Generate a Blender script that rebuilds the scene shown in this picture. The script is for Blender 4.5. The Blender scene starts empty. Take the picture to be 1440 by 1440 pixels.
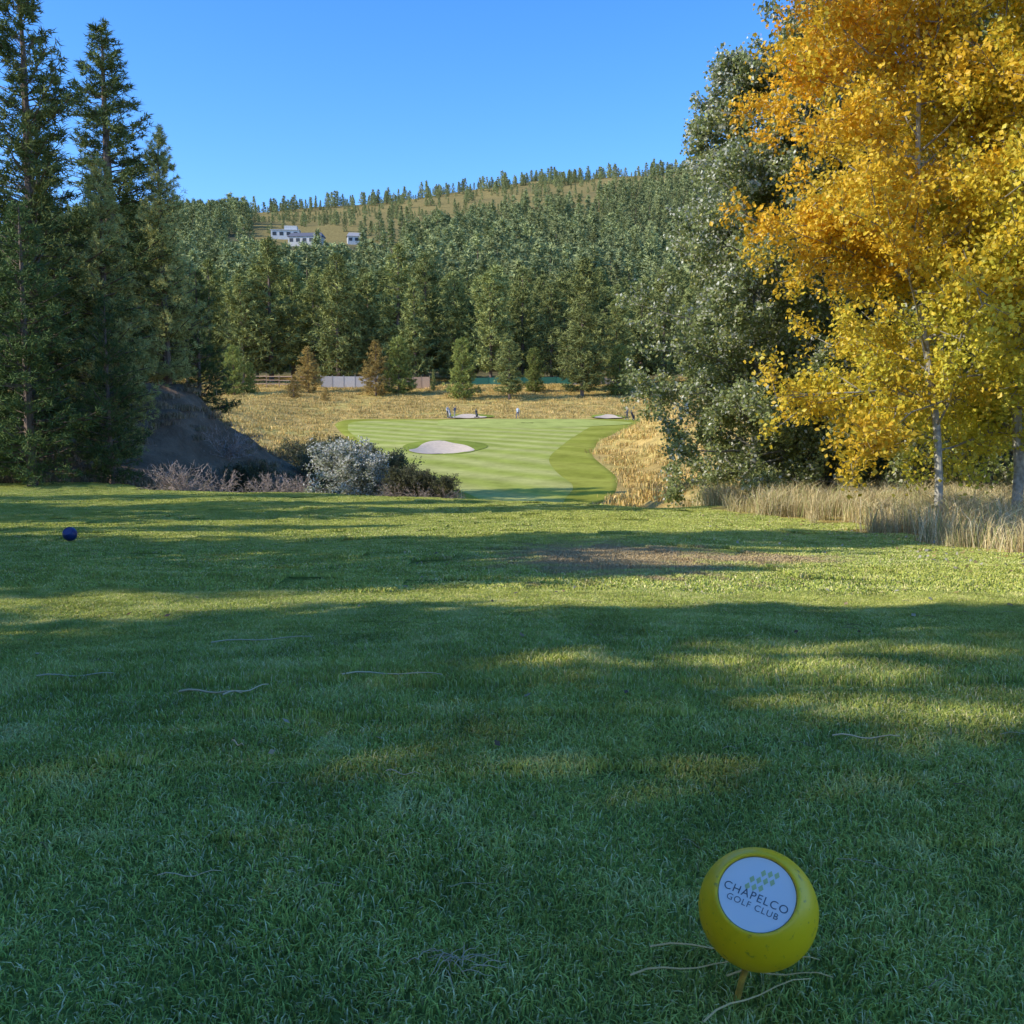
import bpy, math
import numpy as np
from mathutils import Vector, Matrix, Euler
rng=np.random.default_rng(11)
scene=bpy.context.scene
scene.view_settings.view_transform='Standard'
scene.view_settings.look='None'
scene.view_settings.exposure=0

# ------------------------------------------------------------ helpers
class MB:
    def __init__(s): s.V=[];s.n=0;s.G=[]
    def add(s,V,F,mat=0,col=(1,1,1)):
        V=np.asarray(V,dtype=np.float32).reshape(-1,3);F=np.asarray(F,dtype=np.int32)
        col=np.asarray(col,dtype=np.float32)
        if col.ndim==1: col=np.tile(col[:3],(len(F),1))
        s.V.append(V);s.G.append((F+s.n,mat,col));s.n+=len(V)
    def mesh(s,name,mats,smooth=False):
        me=bpy.data.meshes.new(name)
        V=np.concatenate(s.V);me.vertices.add(len(V));me.vertices.foreach_set('co',V.ravel())
        L=np.concatenate([g[0].ravel() for g in s.G])
        tot=np.concatenate([np.full(len(g[0]),g[0].shape[1],dtype=np.int32) for g in s.G])
        st=np.concatenate([[0],np.cumsum(tot)[:-1]]).astype(np.int32)
        me.loops.add(len(L));me.loops.foreach_set('vertex_index',L.astype(np.int32))
        me.polygons.add(len(tot));me.polygons.foreach_set('loop_start',st)
        mi=np.concatenate([np.full(len(g[0]),g[1],dtype=np.int32) for g in s.G])
        me.polygons.foreach_set('material_index',mi)
        me.update(calc_edges=True)
        me.polygons.foreach_set('use_smooth',np.full(len(tot),smooth,dtype=bool))
        C=np.concatenate([g[2] for g in s.G]);C=np.concatenate([C,np.ones((len(C),1),np.float32)],1)
        a=me.attributes.new('Col','FLOAT_COLOR','FACE');a.data.foreach_set('color',C.astype(np.float32).ravel())
        for m in mats: me.materials.append(m)
        return me
    def obj(s,name,mats,smooth=False,loc=(0,0,0),parent=None):
        o=bpy.data.objects.new(name,s.mesh(name,mats,smooth));scene.collection.objects.link(o);o.location=loc
        if parent: o.parent=parent
        return o
def link(name,me,loc,rz=0,sc=1,parent=None):
    o=bpy.data.objects.new(name,me);scene.collection.objects.link(o);o.location=loc
    o.rotation_euler=(0,0,rz);o.scale=(sc,sc,sc) if np.isscalar(sc) else sc
    if parent:o.parent=parent
    return o
def unit(v): return v/np.maximum(np.linalg.norm(v,axis=-1,keepdims=True),1e-9)
def tube(P,rad,sides=6):
    P=np.asarray(P,float);n=len(P);rad=np.broadcast_to(np.asarray(rad,float),(n,))
    T=unit(np.gradient(P,axis=0));ref=np.array([0.0,0,1.0]) if abs(T[0,2])<0.8 else np.array([1.0,0,0])
    A=unit(np.cross(T,ref));B=np.cross(T,A)
    a=np.linspace(0,2*np.pi,sides,endpoint=False)
    V=P[:,None]+rad[:,None,None]*(np.cos(a)[None,:,None]*A[:,None]+np.sin(a)[None,:,None]*B[:,None])
    i=np.arange(n-1)[:,None];j=np.arange(sides)[None];k=(j+1)%sides
    F=np.stack([i*sides+j,i*sides+k,(i+1)*sides+k,(i+1)*sides+j],-1).reshape(-1,4)
    return V.reshape(-1,3),F
def segs(P0,P1,r0,r1,sides=3):
    n=len(P0);T=unit(P1-P0);ref=np.where(np.abs(T[:,2:3])<0.9,np.array([[0,0,1.0]]),np.array([[1.0,0,0]]))
    A=unit(np.cross(T,ref));B=np.cross(T,A);a=np.linspace(0,2*np.pi,sides,endpoint=False)
    ring=np.cos(a)[None,:,None]*A[:,None]+np.sin(a)[None,:,None]*B[:,None]
    r0=np.broadcast_to(r0,(n,));r1=np.broadcast_to(r1,(n,))
    V=np.concatenate([P0[:,None]+ring*r0[:,None,None],P1[:,None]+ring*r1[:,None,None]],1)
    j=np.arange(sides);k=(j+1)%sides
    F=(np.arange(n)[:,None,None]*2*sides+np.stack([j,k,k+sides,j+sides],-1)[None]).reshape(-1,4)
    return V.reshape(-1,3),F
def box(c,s,rz=0):
    x,y,z=[v/2 for v in s];V=np.array([[a,b,d] for d in(-z,z) for b in(-y,y) for a in(-x,x)],float)
    ca,sa=math.cos(rz),math.sin(rz);V=np.stack([V[:,0]*ca-V[:,1]*sa,V[:,0]*sa+V[:,1]*ca,V[:,2]],1)+np.array(c)
    return V,np.array([[0,2,3,1],[4,5,7,6],[0,1,5,4],[2,6,7,3],[0,4,6,2],[1,3,7,5]])
def sstep(t): t=np.clip(t,0,1);return t*t*(3-2*t)
def vnoise(x,y,s,seed=0):
    r=np.random.default_rng(seed);out=0
    for i in range(7):
        a=r.uniform(0,6.28);f=r.uniform(0.6,1.7)/s;p=r.uniform(0,6.28)
        out=out+np.sin((x*math.cos(a)+y*math.sin(a))*f*6.28+p)
    return out/4.0

# ------------------------------------------------------------ materials
def newmat(name):
    m=bpy.data.materials.new(name);m.use_nodes=True;nt=m.node_tree;nt.nodes.clear()
    return m,nt,nt.nodes.new('ShaderNodeOutputMaterial')
def N(nt,t,**k):
    n=nt.nodes.new(t)
    for a,b in k.items():
        if a in n.inputs: n.inputs[a].default_value=b
        else: setattr(n,a,b)
    return n
def noise(nt,scale,detail=4,vec=None,rough=0.55):
    n=nt.nodes.new('ShaderNodeTexNoise');n.inputs['Scale'].default_value=scale;n.inputs['Detail'].default_value=detail;n.inputs['Roughness'].default_value=rough
    if vec is None:
        g=nt.nodes.new('ShaderNodeNewGeometry');vec=g.outputs['Position']
    nt.links.new(vec,n.inputs['Vector']);return n.outputs['Fac']
def rangemap(nt,v,a,b,c,d):
    m=nt.nodes.new('ShaderNodeMapRange');nt.links.new(v,m.inputs[0])
    for i,x in enumerate((a,b,c,d)): m.inputs[i+1].default_value=x
    return m.outputs[0]
def mixc(nt,f,a,b,mode='MIX'):
    m=nt.nodes.new('ShaderNodeMix');m.data_type='RGBA';m.blend_type=mode
    if hasattr(f,'links'): nt.links.new(f,m.inputs[0])
    else: m.inputs[0].default_value=f
    for s,i in((a,6),(b,7)):
        if hasattr(s,'links'): nt.links.new(s,m.inputs[i])
        else: m.inputs[i].default_value=(*s[:3],1)
    return m.outputs[2]
def mulv(nt,c,v):
    m=nt.nodes.new('ShaderNodeVectorMath');m.operation='SCALE';nt.links.new(c,m.inputs[0]);nt.links.new(v,m.inputs['Scale']);return m.outputs[0]
def colattr(nt):
    a=nt.nodes.new('ShaderNodeAttribute');a.attribute_name='Col';return a.outputs['Color']
def bump(nt,h,strength,dist):
    b=nt.nodes.new('ShaderNodeBump');b.inputs['Strength'].default_value=strength;b.inputs['Distance'].default_value=dist
    nt.links.new(h,b.inputs['Height']);return b.outputs[0]
def simple(name,col,rough=0.6,var=0.25,scale=20,metal=0):
    m,nt,o=newmat(name);p=N(nt,'ShaderNodeBsdfPrincipled',Roughness=rough,Metallic=metal)
    n=noise(nt,scale);v=rangemap(nt,n,0.3,0.7,1-var,1+var)
    rgb=nt.nodes.new('ShaderNodeRGB');rgb.outputs[0].default_value=(*col,1)
    nt.links.new(mulv(nt,rgb.outputs[0],v),p.inputs['Base Color']);nt.links.new(p.outputs[0],o.inputs[0]);return m
def colmat(name,rough=0.7,var=0.2,scale=8,bumpd=0):
    m,nt,o=newmat(name);p=N(nt,'ShaderNodeBsdfPrincipled',Roughness=rough);p.inputs['Specular IOR Level'].default_value=0.25
    n=noise(nt,scale,2);v=rangemap(nt,n,0.3,0.7,1-var,1+var)
    nt.links.new(mulv(nt,colattr(nt),v),p.inputs['Base Color'])
    if bumpd: nt.links.new(bump(nt,n,1,bumpd),p.inputs['Normal'])
    nt.links.new(p.outputs[0],o.inputs[0]);return m
def foliage(name,trans=0.35,rough=0.5,spec=0.3):
    m,nt,o=newmat(name);c=colattr(nt)
    oi=nt.nodes.new('ShaderNodeObjectInfo');c=mulv(nt,c,rangemap(nt,oi.outputs['Random'],0,1,0.75,1.22))
    if spec>0:
        p=N(nt,'ShaderNodeBsdfPrincipled',Roughness=rough);p.inputs['Specular IOR Level'].default_value=spec;nt.links.new(c,p.inputs['Base Color'])
    else:
        p=nt.nodes.new('ShaderNodeBsdfDiffuse');nt.links.new(c,p.inputs[0])
    if trans<=0: nt.links.new(p.outputs[0],o.inputs[0]);return m
    t=nt.nodes.new('ShaderNodeBsdfTranslucent');nt.links.new(c,t.inputs[0])
    x=nt.nodes.new('ShaderNodeMixShader');x.inputs[0].default_value=trans
    nt.links.new(p.outputs[0],x.inputs[1]);nt.links.new(t.outputs[0],x.inputs[2]);nt.links.new(x.outputs[0],o.inputs[0]);return m
M_needle=foliage('pine_needles',0,0.5,0)
M_leaf=foliage('broad_leaves',0.4,0.45,0.35)
M_bark=colmat('bark',0.9,0.35,12,0)
M_col=colmat('painted_surface',0.6,0.08,6)
M_dry=foliage('dry_grass_blades',0.0,0.7,0)

# thatch (worn) patch mask shared by soil and blades
def thatch(nt,nz):
    g=nt.nodes.new('ShaderNodeNewGeometry')
    def ell(c,r):
        s=nt.nodes.new('ShaderNodeVectorMath');s.operation='SUBTRACT';nt.links.new(g.outputs['Position'],s.inputs[0]);s.inputs[1].default_value=(*c,0)
        q=nt.nodes.new('ShaderNodeVectorMath');q.operation='MULTIPLY';nt.links.new(s.outputs[0],q.inputs[0]);q.inputs[1].default_value=(1/r[0],1/r[1],0)
        l=nt.nodes.new('ShaderNodeVectorMath');l.operation='LENGTH';nt.links.new(q.outputs[0],l.inputs[0]);return l.outputs['Value']
    a=ell((1.15,11.7),(1.3,2.7));b=ell((2.6,11.2),(1.0,0.9))
    def mn(a,b):
        m=nt.nodes.new('ShaderNodeMath');m.operation='MINIMUM';nt.links.new(a,m.inputs[0]);nt.links.new(b,m.inputs[1]);return m.outputs[0]
    e=mn(a,b)
    ad=nt.nodes.new('ShaderNodeMath');ad.operation='ADD';nt.links.new(e,ad.inputs[0]);nt.links.new(rangemap(nt,nz,0.3,0.7,-0.5,0.5),ad.inputs[1])
    return rangemap(nt,ad.outputs[0],0.6,1.2,.92,0)
def grassmat(name):
    m,nt,o=newmat(name)
    c=colattr(nt)
    n1=noise(nt,2.6,4,rough=.65);n2=noise(nt,.45,1)
    c=mixc(nt,rangemap(nt,n2,0.4,0.65,0,0.5),c,(0.56,0.56,0.12))
    c=mixc(nt,rangemap(nt,n1,0.54,0.70,0,0.45),c,(0.72,0.62,0.28))
    c=mulv(nt,c,rangemap(nt,n1,0.3,0.6,0.72,1.14))
    c=mixc(nt,thatch(nt,n1),c,(0.52,0.38,0.21))
    p=nt.nodes.new('ShaderNodeBsdfDiffuse');nt.links.new(c,p.inputs[0]);nt.links.new(p.outputs[0],o.inputs[0])
    return m
M_grass=grassmat('mown_grass_blades')

# ------------------------------------------------------------ terrain
_gy=np.arange(-100,2700,0.5)
def prof(ys,zs,k):
    g=np.interp(_gy,ys,zs);w=np.ones(k)/k;gp=np.pad(g,(k//2,k//2),mode='edge');return np.convolve(gp,w,'valid')[:len(_gy)]
_P=prof([-100,0,3.2,5.6,14.4,18,22,28,32,50,2700],[0.4,0.03,0,-0.2,-0.95,-1.18,-1.38,-1.65,-1.8,-2.3,-2.3],3)
_Q=prof([-100,30,48,62,75,90,118,135,145,160,175,200,230,300,450,600,800,1000,1300,1500,2700],
        [-4.5,-5.0,-5.9,-5.4,-4.7,-3.9,-3.1,-2.45,-1.95,-1.6,0,3,5.9,16,43,79,132,183,258,262,180],9)
YE_x=[-80,-30,-19,-15,-12,-7,-1.4,1.9,3.6,5,8,20,60]
YE_y=[70,60,42,36,31.5,30,26.5,24.6,22.7,24,30,40,45]
FY=[48,56,61,66,75,85,90,108,125,138,147]
FR=[1,3,4.7,6.8,8.0,7.4,7.2,9.4,13.5,17.5,19.5]
FL=[-1,-1.5,-2,-3.2,-7,-10.6,-12,-17.2,-21.5,-24.4,-24.0]
BUNK=[(-6.6,95.5,2.9,5.0,0.45,0.45),(-6.6,152.5,2.8,3.2,0.3,0.3),(14.2,151.5,2.0,3.0,0.3,0.3)]
def H(x,y):
    x=np.asarray(x,float);y=np.asarray(y,float)
    P=np.interp(y,_gy,_P);Q=np.interp(y,_gy,_Q)
    a=np.clip(y-240,0,None);far=sstep((y-260)/300)
    Q=Q+far*(0.00036*x*np.clip(Q,0,None))+far*(vnoise(x,y,420,3)*7+vnoise(x,y,150,5)*2.5)
    Q=Q+sstep((y-150)/60)*(1-far)*vnoise(x,y,60,8)*0.5
    ye=np.interp(x,YE_x,YE_y)
    S=sstep((y-ye)/20)
    xr=np.interp(y,FY,FR);xl=np.interp(y,FY,FL)
    win=sstep((y-30)/20)*(1-sstep((y-125)/35))
    Q=Q+win*(3.3*sstep((x-xr-0.5)/8)+2.0*sstep((x-xr-9)/18))
    Q=Q+sstep((y-60)/30)*(1-sstep((y-150)/40))*2.2*sstep((xl-x-4)/16)
    Q=Q+win*0.35*vnoise(x,y,26,9)*sstep((np.abs(x-(xl+xr)/2)-(xr-xl)/2)/4)
    z=P+(Q-P)*S
    z=z+6.5*np.exp(-(np.clip(x+18.0,0,None)/7.2)**2-(np.clip(-18.0-x,0,None)/9)**2-((y-54)/8)**2)*(1+.10*vnoise(x,y,4,17)+.03*vnoise(x,y,1.3,18))
    z=z+0.012*vnoise(x,y,1.6,4)*(y<32)+0.03*vnoise(x,y,5,12)*(y<60)
    for bx,by,rx,ry,dp,lip in BUNK:
        r=np.sqrt(((x-bx)/rx)**2+((y-by)/ry)**2)
        z=z-dp*np.clip(1-r*r,0,1)+lip*np.exp(-((x-bx)/(rx*1.3))**2-((y-by-ry*1.15)/(ry*.5))**2)
    return z
def Hn(x,y,e=0.15):
    gx=(H(x+e,y)-H(x-e,y))/(2*e);gy=(H(x,y+e)-H(x,y-e))/(2*e);return gx,gy
def grid_mesh(X,Y,Z):
    r,c=X.shape;V=np.stack([X,Y,Z],-1).reshape(-1,3);i=np.arange(r-1)[:,None];j=np.arange(c-1)[None]
    F=np.stack([i*c+j,i*c+j+1,(i+1)*c+j+1,(i+1)*c+j],-1).reshape(-1,4);return V,F
u=np.linspace(-1,1,281);xs=14*np.sinh(5.4*u)
ys=np.concatenate([np.arange(-60,0,2),np.arange(0,40,0.4),np.arange(40,185,1.0),np.arange(185,400,5),np.arange(400,2650,25)])
X,Y=np.meshgrid(xs,ys);Z=H(X,Y)
V,F=grid_mesh(X,Y,Z)
def clear_lim(a): return np.interp(a,[-0.27,-0.25,-0.17,-.11,-0.014,0.07,.125,0.2],[2000,730,730,750,830,900,1000,1150])
def right_edge(y): return np.interp(y,[-60,8,11,12.6,17.5,20,24],[6.3,6.3,6.1,6.0,5.9,5.2,4.6])
def ground_color(x,y):
    x=np.asarray(x,float);y=np.asarray(y,float)
    col=np.zeros((len(x),3))
    gold=np.array([.56,.39,.13]);tee=np.array([.20,.24,.055]);forest=np.array([.15,.135,.07]);scrub=np.array([.22,.15,.095]);clearing=np.array([.29,.23,.09])
    col[:]=gold
    n=vnoise(x,y,18,21)[:,None];col=col*(1+0.18*n)+np.array([-.10,-.01,-.02])*np.clip(n,0,1)
    ye=np.interp(x,YE_x,YE_y)
    t=((y<ye+4)&(x<right_edge(y))&(x>-60)).astype(float)[:,None]
    col=col*(1-t)+tee*t
    f=sstep((y-222)/14)[:,None];col=col*(1-f)+forest*f
    a=x/np.maximum(y,1);c=((y>clear_lim(a)-40)).astype(float)[:,None]*(1+0.35*vnoise(x,y,90,31)[:,None]);c=np.clip(c,0,1)
    col=col*(1-c)+clearing*c
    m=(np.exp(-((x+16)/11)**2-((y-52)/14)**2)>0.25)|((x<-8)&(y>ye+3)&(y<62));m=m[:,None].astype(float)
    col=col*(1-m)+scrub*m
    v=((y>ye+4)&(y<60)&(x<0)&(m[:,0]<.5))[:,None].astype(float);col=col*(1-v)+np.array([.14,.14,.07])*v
    return col
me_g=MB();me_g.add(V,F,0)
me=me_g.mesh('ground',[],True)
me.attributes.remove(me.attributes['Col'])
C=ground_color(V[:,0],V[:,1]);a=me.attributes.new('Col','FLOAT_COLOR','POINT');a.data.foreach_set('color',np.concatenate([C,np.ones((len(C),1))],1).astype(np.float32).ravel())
def groundmat():
    m,nt,o=newmat('ground_soil_grass');p=nt.nodes.new('ShaderNodeBsdfDiffuse')
    c=colattr(nt)
    n1=noise(nt,0.6,7,rough=.72)
    c=mulv(nt,c,rangemap(nt,n1,0.32,0.68,0.6,1.35))
    n2=noise(nt,30,2);c=mulv(nt,c,rangemap(nt,n2,0.3,0.7,0.7,1.2))
    c=mixc(nt,thatch(nt,n2),c,(0.40,0.29,0.17))
    nt.links.new(c,p.inputs[0]);nt.links.new(bump(nt,n1,0.7,0.5),p.inputs['Normal'])
    nt.links.new(p.outputs[0],o.inputs[0]);return m
me.materials.append(groundmat());ground=bpy.data.objects.new('ground',me);scene.collection.objects.link(ground)

# mown sheets
def mowmat(name,c1,c2,period,ang,soft=0.4):
    m,nt,o=newmat(name);p=nt.nodes.new('ShaderNodeBsdfDiffuse')
    g=nt.nodes.new('ShaderNodeNewGeometry');d=nt.nodes.new('ShaderNodeVectorMath');d.operation='DOT_PRODUCT'
    nt.links.new(g.outputs['Position'],d.inputs[0]);d.inputs[1].default_value=(math.sin(ang)/period*6.283,math.cos(ang)/period*6.283,0)
    ad=nt.nodes.new('ShaderNodeMath');ad.operation='ADD';nt.links.new(d.outputs['Value'],ad.inputs[0]);nt.links.new(rangemap(nt,noise(nt,0.03,2),0,1,-7,7),ad.inputs[1])
    s=nt.nodes.new('ShaderNodeMath');s.operation='SINE';nt.links.new(ad.outputs[0],s.inputs[0])
    c=mixc(nt,rangemap(nt,s.outputs[0],-soft,soft,0,1),c1,c2)
    n=noise(nt,0.4,7,rough=.75);c=mulv(nt,c,rangemap(nt,n,0.3,0.7,0.72,1.28))
    nt.links.new(c,p.inputs[0]);nt.links.new(p.outputs[0],o.inputs[0]);return m
M_semi=mowmat('semi_rough_turf',(.28,.29,.045),(.34,.34,.06),9,0.5,.6)
M_fair=mowmat('fairway_turf',(.34,.37,.075),(.45,.44,.135),5.2,0.75,.9)
M_green=mowmat('green_turf',(.40,.43,.11),(.43,.45,.12),3,1.2,2)
M_lip=mowmat('bunker_lip_turf',(.22,.26,.045),(.25,.29,.05),3,1.2,2)
M_sand=simple('sand',(.60,.47,.33),0.95,0.10,3)
def loft(name,yy,xl,xr,off,drop,mat,cols=46,rows=150):
    y=np.linspace(yy[0],yy[-1],rows);
    def sm(v):
        k=9;g=np.interp(y,yy,v);return np.convolve(np.pad(g,(k//2,k//2),mode='edge'),np.ones(k)/k,'valid')
    l=sm(xl);r=sm(xr);e=np.sqrt(np.clip(1-((y-y[-1]+3)/3).clip(0,1)**2,0.0,1)) ;c=(l+r)/2
    l=c+(l-c)*(0.72+0.28*e);r=c+(r-c)*(0.72+0.28*e)
    t=np.linspace(0,1,cols)[None];Xg=l[:,None]*(1-t)+r[:,None]*t;Yg=np.repeat(y[:,None],cols,1)
    Zg=H(Xg,Yg)+off;Zg[:,0]-=drop;Zg[:,-1]-=drop;Zg[-1]-=drop
    V,F=grid_mesh(Xg,Yg,Zg);b=MB();b.add(V,F);return b.obj(name,[mat],True)
loft('semi_rough_grass',FY,FL,FR,0.07,.15,M_semi)
loft('fairway_grass',[50,63,70,77,85,90,110,125,138,143],[-.6,-1.6,-4.2,-7.2,-9.9,-11.3,-16.5,-20,-22,-21],[2.4,3.1,4.4,3.4,3.0,3.4,6.2,8.8,11.5,12.5],0.09,.015,M_fair)
def disc(name,cx,cy,rx,ry,off,mat,n=72,m=16,wob=0.06,seed=0,drop=.01):
    th=np.linspace(0,2*np.pi,n,endpoint=False);rr=np.linspace(0,1,m)[1:];w=1+wob*np.sin(3*th+seed)+wob*.6*np.sin(5*th+2*seed)
    Xg=cx+rx*rr[:,None]*(np.cos(th)*w)[None];Yg=cy+ry*rr[:,None]*(np.sin(th)*w)[None];Zg=H(Xg,Yg)+off;Zg[-1]-=drop
    V=np.stack([Xg,Yg,Zg],-1).reshape(-1,3);V=np.vstack([V,[[cx,cy,float(H(cx,cy))+off]]]);i=np.arange(m-2)[:,None];j=np.arange(n)[None];k=(j+1)%n
    b=MB();F=np.stack([i*n+j,i*n+k,(i+1)*n+k,(i+1)*n+j],-1).reshape(-1,4);b.add(V,F)
    b.G.append((np.stack([np.full(n,len(V)-1),np.arange(n),(np.arange(n)+1)%n],-1),0,np.ones((n,3),np.float32)))
    return b.obj(name,[mat],True)
disc('putting_green',2,138,13,9,0.115,M_green,seed=1)
for i,(bx,by,rx,ry,dp,lip) in enumerate(BUNK):
    disc('bunker_lip_grass',bx+.2,by+1.6,rx*1.35,ry*1.35,0.13,M_lip,seed=i)
    disc('sand_bunker',bx,by,rx*1.02,ry,0.15,M_sand,seed=i+2,wob=.08)

# ------------------------------------------------------------ scatter via geometry nodes
def scatter(name,pts,rots,scl,idx,srcs):
    col=bpy.data.collections.new(name+'_source')
    for i,s in enumerate(srcs):
        o=bpy.data.objects.new('%s_part_%02d'%(name,i),s);col.objects.link(o)
    me=bpy.data.meshes.new(name);n=len(pts);me.vertices.add(n);me.vertices.foreach_set('co',np.asarray(pts,np.float32).ravel())
    a=me.attributes.new('rot','FLOAT_VECTOR','POINT');a.data.foreach_set('vector',np.asarray(rots,np.float32).ravel())
    scl=np.asarray(scl,np.float32)
    if scl.ndim==1: scl=np.repeat(scl[:,None],3,1)
    a=me.attributes.new('scl','FLOAT_VECTOR','POINT');a.data.foreach_set('vector',scl.ravel())
    a=me.attributes.new('idx','INT','POINT');a.data.foreach_set('value',np.asarray(idx,np.int32))
    o=bpy.data.objects.new(name,me);scene.collection.objects.link(o)
    ng=bpy.data.node_groups.new(name,'GeometryNodeTree')
    ng.interface.new_socket('Geometry',in_out='INPUT',socket_type='NodeSocketGeometry');ng.interface.new_socket('Geometry',in_out='OUTPUT',socket_type='NodeSocketGeometry')
    gi=ng.nodes.new('NodeGroupInput');go=ng.nodes.new('NodeGroupOutput')
    ip=ng.nodes.new('GeometryNodeInstanceOnPoints');ci=ng.nodes.new('GeometryNodeCollectionInfo')
    ci.inputs['Collection'].default_value=col;ci.inputs['Separate Children'].default_value=True;ci.inputs['Reset Children'].default_value=True
    def at(nm,t):
        q=ng.nodes.new('GeometryNodeInputNamedAttribute');q.data_type=t;q.inputs['Name'].default_value=nm;return [s for s in q.outputs if s.enabled and s.name=='Attribute'][0]
    ng.links.new(gi.outputs[0],ip.inputs['Points']);ng.links.new(ci.outputs[0],ip.inputs['Instance'])
    ip.inputs['Pick Instance'].default_value=True
    ng.links.new(at('idx','INT'),ip.inputs['Instance Index'])
    e=ng.nodes.new('FunctionNodeEulerToRotation');ng.links.new(at('rot','FLOAT_VECTOR'),e.inputs[0]);ng.links.new(e.outputs[0],ip.inputs['Rotation'])
    ng.links.new(at('scl','FLOAT_VECTOR'),ip.inputs['Scale']);ng.links.new(ip.outputs[0],go.inputs[0])
    md=o.modifiers.new('instances','NODES');md.node_group=ng
    return o

# ------------------------------------------------------------ grass
def blades(n,size,h,w,seed,cols,lean=0.5,mound=0,hv=(0.55,1.2)):
    r=np.random.default_rng(seed);b=MB()
    p=np.stack([r.uniform(-size/2,size/2,n),r.uniform(-size/2,size/2,n),np.zeros(n)],1)
    if mound: p[:,:2]=r.normal(0,mound,(n,2))
    az=r.uniform(0,2*np.pi,n);hh=h*r.uniform(hv[0],hv[1],n);ln=r.uniform(0.1,1,n)*lean*hh
    d=np.stack([np.cos(az),np.sin(az),0*az],1);pa=r.uniform(0,2*np.pi,n);s=np.stack([np.cos(pa),np.sin(pa),0*pa],1)*(w/2*r.uniform(.7,1.3,n))[:,None]
    up=np.array([0,0,1.0]);b0=p-s-up*h*.1;b1=p+s-up*h*.1;m=p+d*(ln*.35)[:,None]+up*(hh*.6)[:,None];m0=m-s*.8;m1=m+s*.8;t=p+d*ln[:,None]+up*(hh*(1-.2*lean))[:,None]
    V=np.stack([b0,b1,m1,m0,t],1).reshape(-1,3);i=np.arange(n)[:,None]*5
    cc=np.asarray(cols)[r.integers(0,len(cols),n)]*r.uniform(.7,1.3,n)[:,None]
    b.add(V,np.concatenate([i,i+1,i+2,i+3],1),0,cc);b.G.append((np.concatenate([i+3,i+2,i+4],1).astype(np.int32),0,cc.astype(np.float32)))
    return b
gc=[(.41,.47,.095),(.45,.51,.105),(.37,.44,.10),(.49,.52,.125),(.76,.66,.32),(.41,.48,.095)]
near=[blades(6500,0.56,0.028,0.0036,40+i,gc,1.3).mesh('grass_near%d'%i,[M_grass]) for i in range(4)]
farp=[blades(5800,1.18,0.032,0.011,50+i,gc,1.0).mesh('grass_far%d'%i,[M_grass]) for i in range(3)]
def tiles(y0,y1,k,sp,xpad,seed):
    P=[];y=y0
    while y<y1:
        w=k*y+xpad;xx=np.arange(-w,w,sp);P.append(np.stack([xx,np.full(len(xx),y)],1));y+=sp
    return np.concatenate(P)
def grass_ok(p):
    ye=np.interp(p[:,0],YE_x,YE_y);return (p[:,0]<right_edge(p[:,1])+.2)&(p[:,1]<np.minimum(ye+3,36))
def put(name,p,srcs,scl,seed):
    r=np.random.default_rng(seed);gx,gy=Hn(p[:,0],p[:,1]);z=H(p[:,0],p[:,1]);n=len(p)
    flip=r.choice([-1,1],(n,2));s=scl.copy();s[:,:2]*=flip
    return scatter(name,np.stack([p[:,0],p[:,1],z],1),np.stack([np.arctan(gy),-np.arctan(gx),0*gx],1),s,r.integers(0,len(srcs),n),srcs)
p1=tiles(0.7,8.2,0.58,0.5,0.5,1);p2=tiles(8.4,36,0.58,1.04,0.8,2);p2=p2[grass_ok(p2)]
band=np.exp(-((p1[:,1]-4.35-0.12*p1[:,0])/0.6)**2);s1=np.ones((len(p1),3));s1[:,2]=1+1.7*band
put('mown_tee_grass',p1,near,s1,3)
s2=np.ones((len(p2),3));put('tee_grass_beyond',p2,farp,s2,4)

dry_c=[(.66,.54,.30),(.58,.45,.22),(.74,.62,.36),(.48,.39,.18),(.36,.38,.14)]
dryt=[blades(110,0.5,0.75,0.011,70+i,dry_c,0.9,mound=0.16,hv=(.3,1.25)).mesh('dry%d'%i,[M_dry]) for i in range(4)]
tuss=[blades(110,0.9,0.36,0.04,80+i,[(.72,.50,.17),(.62,.43,.14),(.78,.57,.24),(.50,.37,.12),(.38,.35,.12)],0.9,mound=0.4,hv=(.4,1.2)).mesh('tuss%d'%i,[M_dry]) for i in range(4)]
def scat_region(name,n,xr,yr,cond,srcs,sc,seed):
    r=np.random.default_rng(seed);p=np.stack([r.uniform(*xr,n),r.uniform(*yr,n)],1);p=p[cond(p[:,0],p[:,1])];n=len(p)
    return scatter(name,np.stack([p[:,0],p[:,1],H(p[:,0],p[:,1])],1),np.stack([0*p[:,0],0*p[:,0],r.uniform(0,6.28,n)],1),r.uniform(*sc,n),r.integers(0,len(srcs),n),srcs)
scat_region('tall_dry_grass',2900,(4.6,15),(8,30),lambda x,y:(x>right_edge(y)+.25+.35*vnoise(x,y,2,78))&(vnoise(x,y,1.8,77)>0),dryt,(.25,.95),5)
def rough_ok(x,y):
    ye=np.interp(x,YE_x,YE_y);xr=np.interp(y,FY,FR);xl=np.interp(y,FY,FL)
    return (np.abs(x)<0.5*y)&(x>-.3*y-4)&(x<.25*y+8)&(y>ye+4)&((y>150)|(x>xr+.4)|(x<xl-.4))&~((x<2)&(y<62))&(np.min([((x-b[0])/b[2])**2+((y-b[1]-1)/(b[3]*1.4))**2 for b in BUNK],axis=0)>1.6)&(vnoise(x,y,7,91)>-.5)
scat_region('dry_rough_grass',18000,(-70,70),(30,226),rough_ok,tuss,(.5,1.4),6)
scrubt=[blades(80,0.9,0.4,0.035,85+i,[(.34,.25,.15),(.22,.18,.09),(.42,.30,.18)],1.0,mound=0.4,hv=(.4,1.2)).mesh('scrubt%d'%i,[M_dry]) for i in range(2)]
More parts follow.
